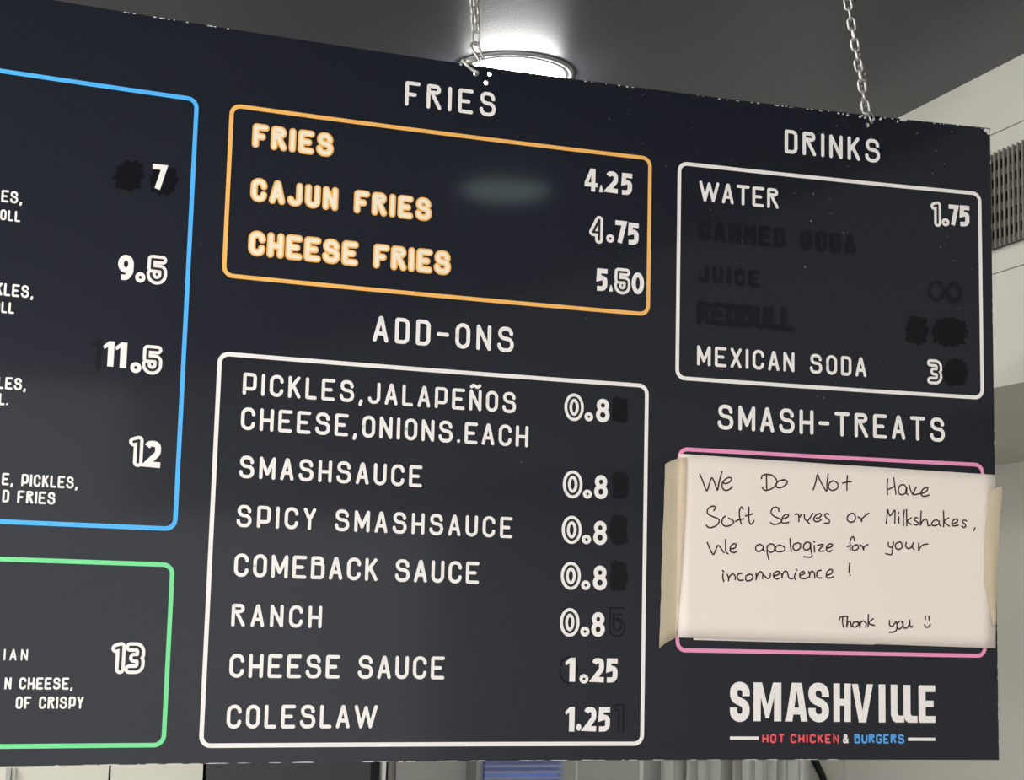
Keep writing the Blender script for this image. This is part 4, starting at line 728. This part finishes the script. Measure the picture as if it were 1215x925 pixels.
# ---------------------------------------------------------------- air grille on the bulkhead
GY0, GY1, GZ0, GZ1 = 2.20, 3.30, EYE+.7305, EYE+.9190
gr = empty('air_grille', (XW, (GY0+GY1)/2, GZ0), 'grey slatted air grille on the white bulkhead beside the menu board', 'air grille')
b_ = MB(); b_.box(XW-.003, XW-.001, GY0, GY1, GZ0, GZ1); b_.build('backing', DARK, gr)['label'] = 'black sheet painted as the shaded opening behind the slats'
b_ = MB()
for k in range(6):
    z = GZ0+.006+k*.0345; b_.box(XW-.014, XW-.003, GY0, GY1, z-.006, z+.009)
b_.build('cross_blades', GRD, gr)['label'] = 'dark grey level blades behind the slats'
b_ = MB(); k = 0; y = GY0
while y < GY1: b_.box(XW-.0175, XW-.014, y, y+.0042, GZ0-.002, GZ1+.002); y += .0152
b_.build('slats', GRM, gr)

# ---------------------------------------------------------------- kitchen things seen below the board
def cabinet():
    r_ = empty('cabinet', (.18, 4.78, 0), 'cream two-door cabinet standing at the far left below the board', 'cabinet')
    b_ = MB(); b_.box(-.30, .641, 4.52, 5.0, .05, 1.95); b_.box(-.27, .61, 4.56, 4.98, 0, .05); b_.build('body', mat('cabinet_edge_brown', (70, 62, 44), .6, .2), r_)
    for x0, x1, hx in ((-.297, .397, .34), (.403, .641, .44)):
        b_ = MB(); b_.box(x0, x1, 4.50, 4.52, .06, 1.94); d_ = b_.build('door', CAB, r_)
        b_ = MB(); b_.tube([(hx, 4.502, 1.30), (hx, 4.475, 1.31), (hx, 4.475, 1.49), (hx, 4.502, 1.50)], .006); b_.build('handle', BRUSH, d_)
    b_ = MB()
    b_.box(.140, .152, 4.488, 4.502, 1.06, 1.17); b_.box(.156, .164, 4.490, 4.502, 1.06, 1.17); b_.build('latch_plate', BRUSH, r_)['label'] = 'small grey metal plate'
cabinet()
r_ = empty('refrigerator', (.90, 4.78, 0), 'dark grey upright refrigerator beside the cream cabinet', 'refrigerator')
b_ = MB(); b_.box(.650, 1.157, 4.54, 5.0, .06, 1.92); b_.box(.69, 1.11, 4.58, 4.96, 0, .06); b_.build('body', BLK, r_)
b_ = MB(); b_.box(.650, 1.097, 4.50, 4.54, .08, 1.90); d_ = b_.build('door', FRG, r_)
b_ = MB(); b_.tube([(1.06, 4.502, 1.25), (1.06, 4.46, 1.27), (1.06, 4.46, 1.62), (1.06, 4.502, 1.64)], .009); b_.build('handle', BRUSH, d_)
b_ = MB(); b_.box(1.131, 1.140, 4.50, 4.54, .08, 1.90); b_.build('edge_trim', LITE, r_)['label'] = 'thin bright edge strip'
# steel cladding sheets on the back wall
for nm, x0, x1, lab in (('steel_panel', 1.300, 1.884, 'plain steel wall sheet behind the blue grilled unit'), ('steel_panel', 1.894, 2.196, 'narrower steel wall sheet right of the blue grilled unit')):
    b_ = MB(); b_.box(x0, x1, YB-.014, YB-.001, .9, 2.2); tag(b_.build(nm, BRUSH, None, ((x0+x1)/2, YB, .9)), lab, 'wall panel')
b_ = MB(); b_.box(1.884, 1.894, YB-.016, YB, .9, 2.2); b_.box(2.104, 2.118, YB-.018, YB-.012, .9, 2.2); struct('trim_3', b_, LITE, 'bright cover strips on the steel wall sheets')
r_ = empty('fly_trap', (1.66, 4.94, .98), 'grey wall unit with a blue lit perforated front below the board', 'wall unit')
b_ = MB(); b_.box(1.525, 1.800, 4.90, YB-.017, .98, 1.28); b_.build('housing', BRUSH, r_)
def blue_glow():
    M = bpy.data.materials.new('blue_tube_glow'); M.use_nodes = True
    nt = M.node_tree; bb = nt.nodes['Principled BSDF']
    bb.inputs['Base Color'].default_value = (.1, .2, .55, 1); bb.inputs['Emission Color'].default_value = (.12, .25, .75, 1); bb.inputs['Emission Strength'].default_value = .55
    return M
b_ = MB(); b_.tube([(1.55, 4.888, 1.10), (1.78, 4.888, 1.10)], .010); b_.tube([(1.55, 4.888, 1.20), (1.78, 4.888, 1.20)], .010); b_.build('blue_tube', blue_glow(), r_)['label'] = 'glowing blue tubes'
b_ = MB(); b_.box(1.545, 1.79, 4.892, 4.90, 1.00, 1.26); b_.build('backplate', mat('blue_backplate', (84, 112, 190), .35, .5), r_)['label'] = 'blue plate behind the grille'
b_ = MB()
for k in range(46): x = 1.545+k*.00545; b_.box(x, x+.0026, 4.868, 4.871, 1.0, 1.26)
for k in range(15): z = 1.0+k*.0182; b_.box(1.54, 1.795, 4.866, 4.872, z, z+.008)
b_.build('grille', mat('grille_lilac_grey', (150, 158, 196), .4, .5), r_)
# clear strip curtain
r_ = empty('strip_curtain', (2.46, 4.95, .05), 'clear plastic strip curtain hanging before the back wall', 'curtain')
b_ = MB(); b_.box(2.155, 2.70, 4.935, 4.967, 2.04, 2.09); b_.box(2.22, 2.70, 4.967, YB-.001, 2.05, 2.08); b_.build('rail', BRUSH, r_)
def clear_mat():
    M = mat('clear_vinyl', (205, 206, 198), .12, .6)
    nt = M.node_tree; t = nt.nodes.new('ShaderNodeBsdfTransparent'); x = nt.nodes.new('ShaderNodeMixShader'); x.inputs[0].default_value = .45
    nt.links.new(nt.nodes['Principled BSDF'].outputs[0], x.inputs[1]); nt.links.new(t.outputs[0], x.inputs[2]); nt.links.new(x.outputs[0], nt.nodes['Material Output'].inputs[0])
    return M
CLR = clear_mat(); rng = random.Random(21)
for k in range(13):
    x = 2.16+k*.0405; b_ = MB(); n = 8; ph = rng.uniform(0, 6)
    up = [(x+.043*i/n, 4.95+.012*sin(ph+2.6*i/n)+.006*(k % 2)) for i in range(n+1)]
    vs = [(a, y_, z) for z in (.05, 2.05) for a, y_ in up]+[(a, y_+.002, z) for z in (.05, 2.05) for a, y_ in up]
    q = n+1; fs = []
    for i in range(n): fs += [(i, i+1, q+i+1, q+i), (2*q+i, 3*q+i, 3*q+i+1, 2*q+i+1), (i, 2*q+i, 2*q+i+1, i+1), (q+i, q+i+1, 3*q+i+1, 3*q+i)]
    fs += [(0, q, 3*q, 2*q), (n, 2*q+n, 3*q+n, q+n)]
    b_.add(vs, fs, 0, True); b_.build('strip', CLR, r_)
b_ = MB(); b_.tube(smooth_path([(2.575, 5.008, 1.60), (2.610, 5.006, 1.40), (2.665, 5.004, 1.24), (2.712, 5.002, 1.16), (2.745, 5.001, 1.11), (2.775, 5.003, 1.02), (2.785, 5.006, .7), (2.785, 5.007, .0)], False, 6), .0115, 12)
tag(b_.build('cable', BLK, None, (2.785, 5.0, 0)), 'thick black cable curving down the back wall by the strip curtain', 'cable')
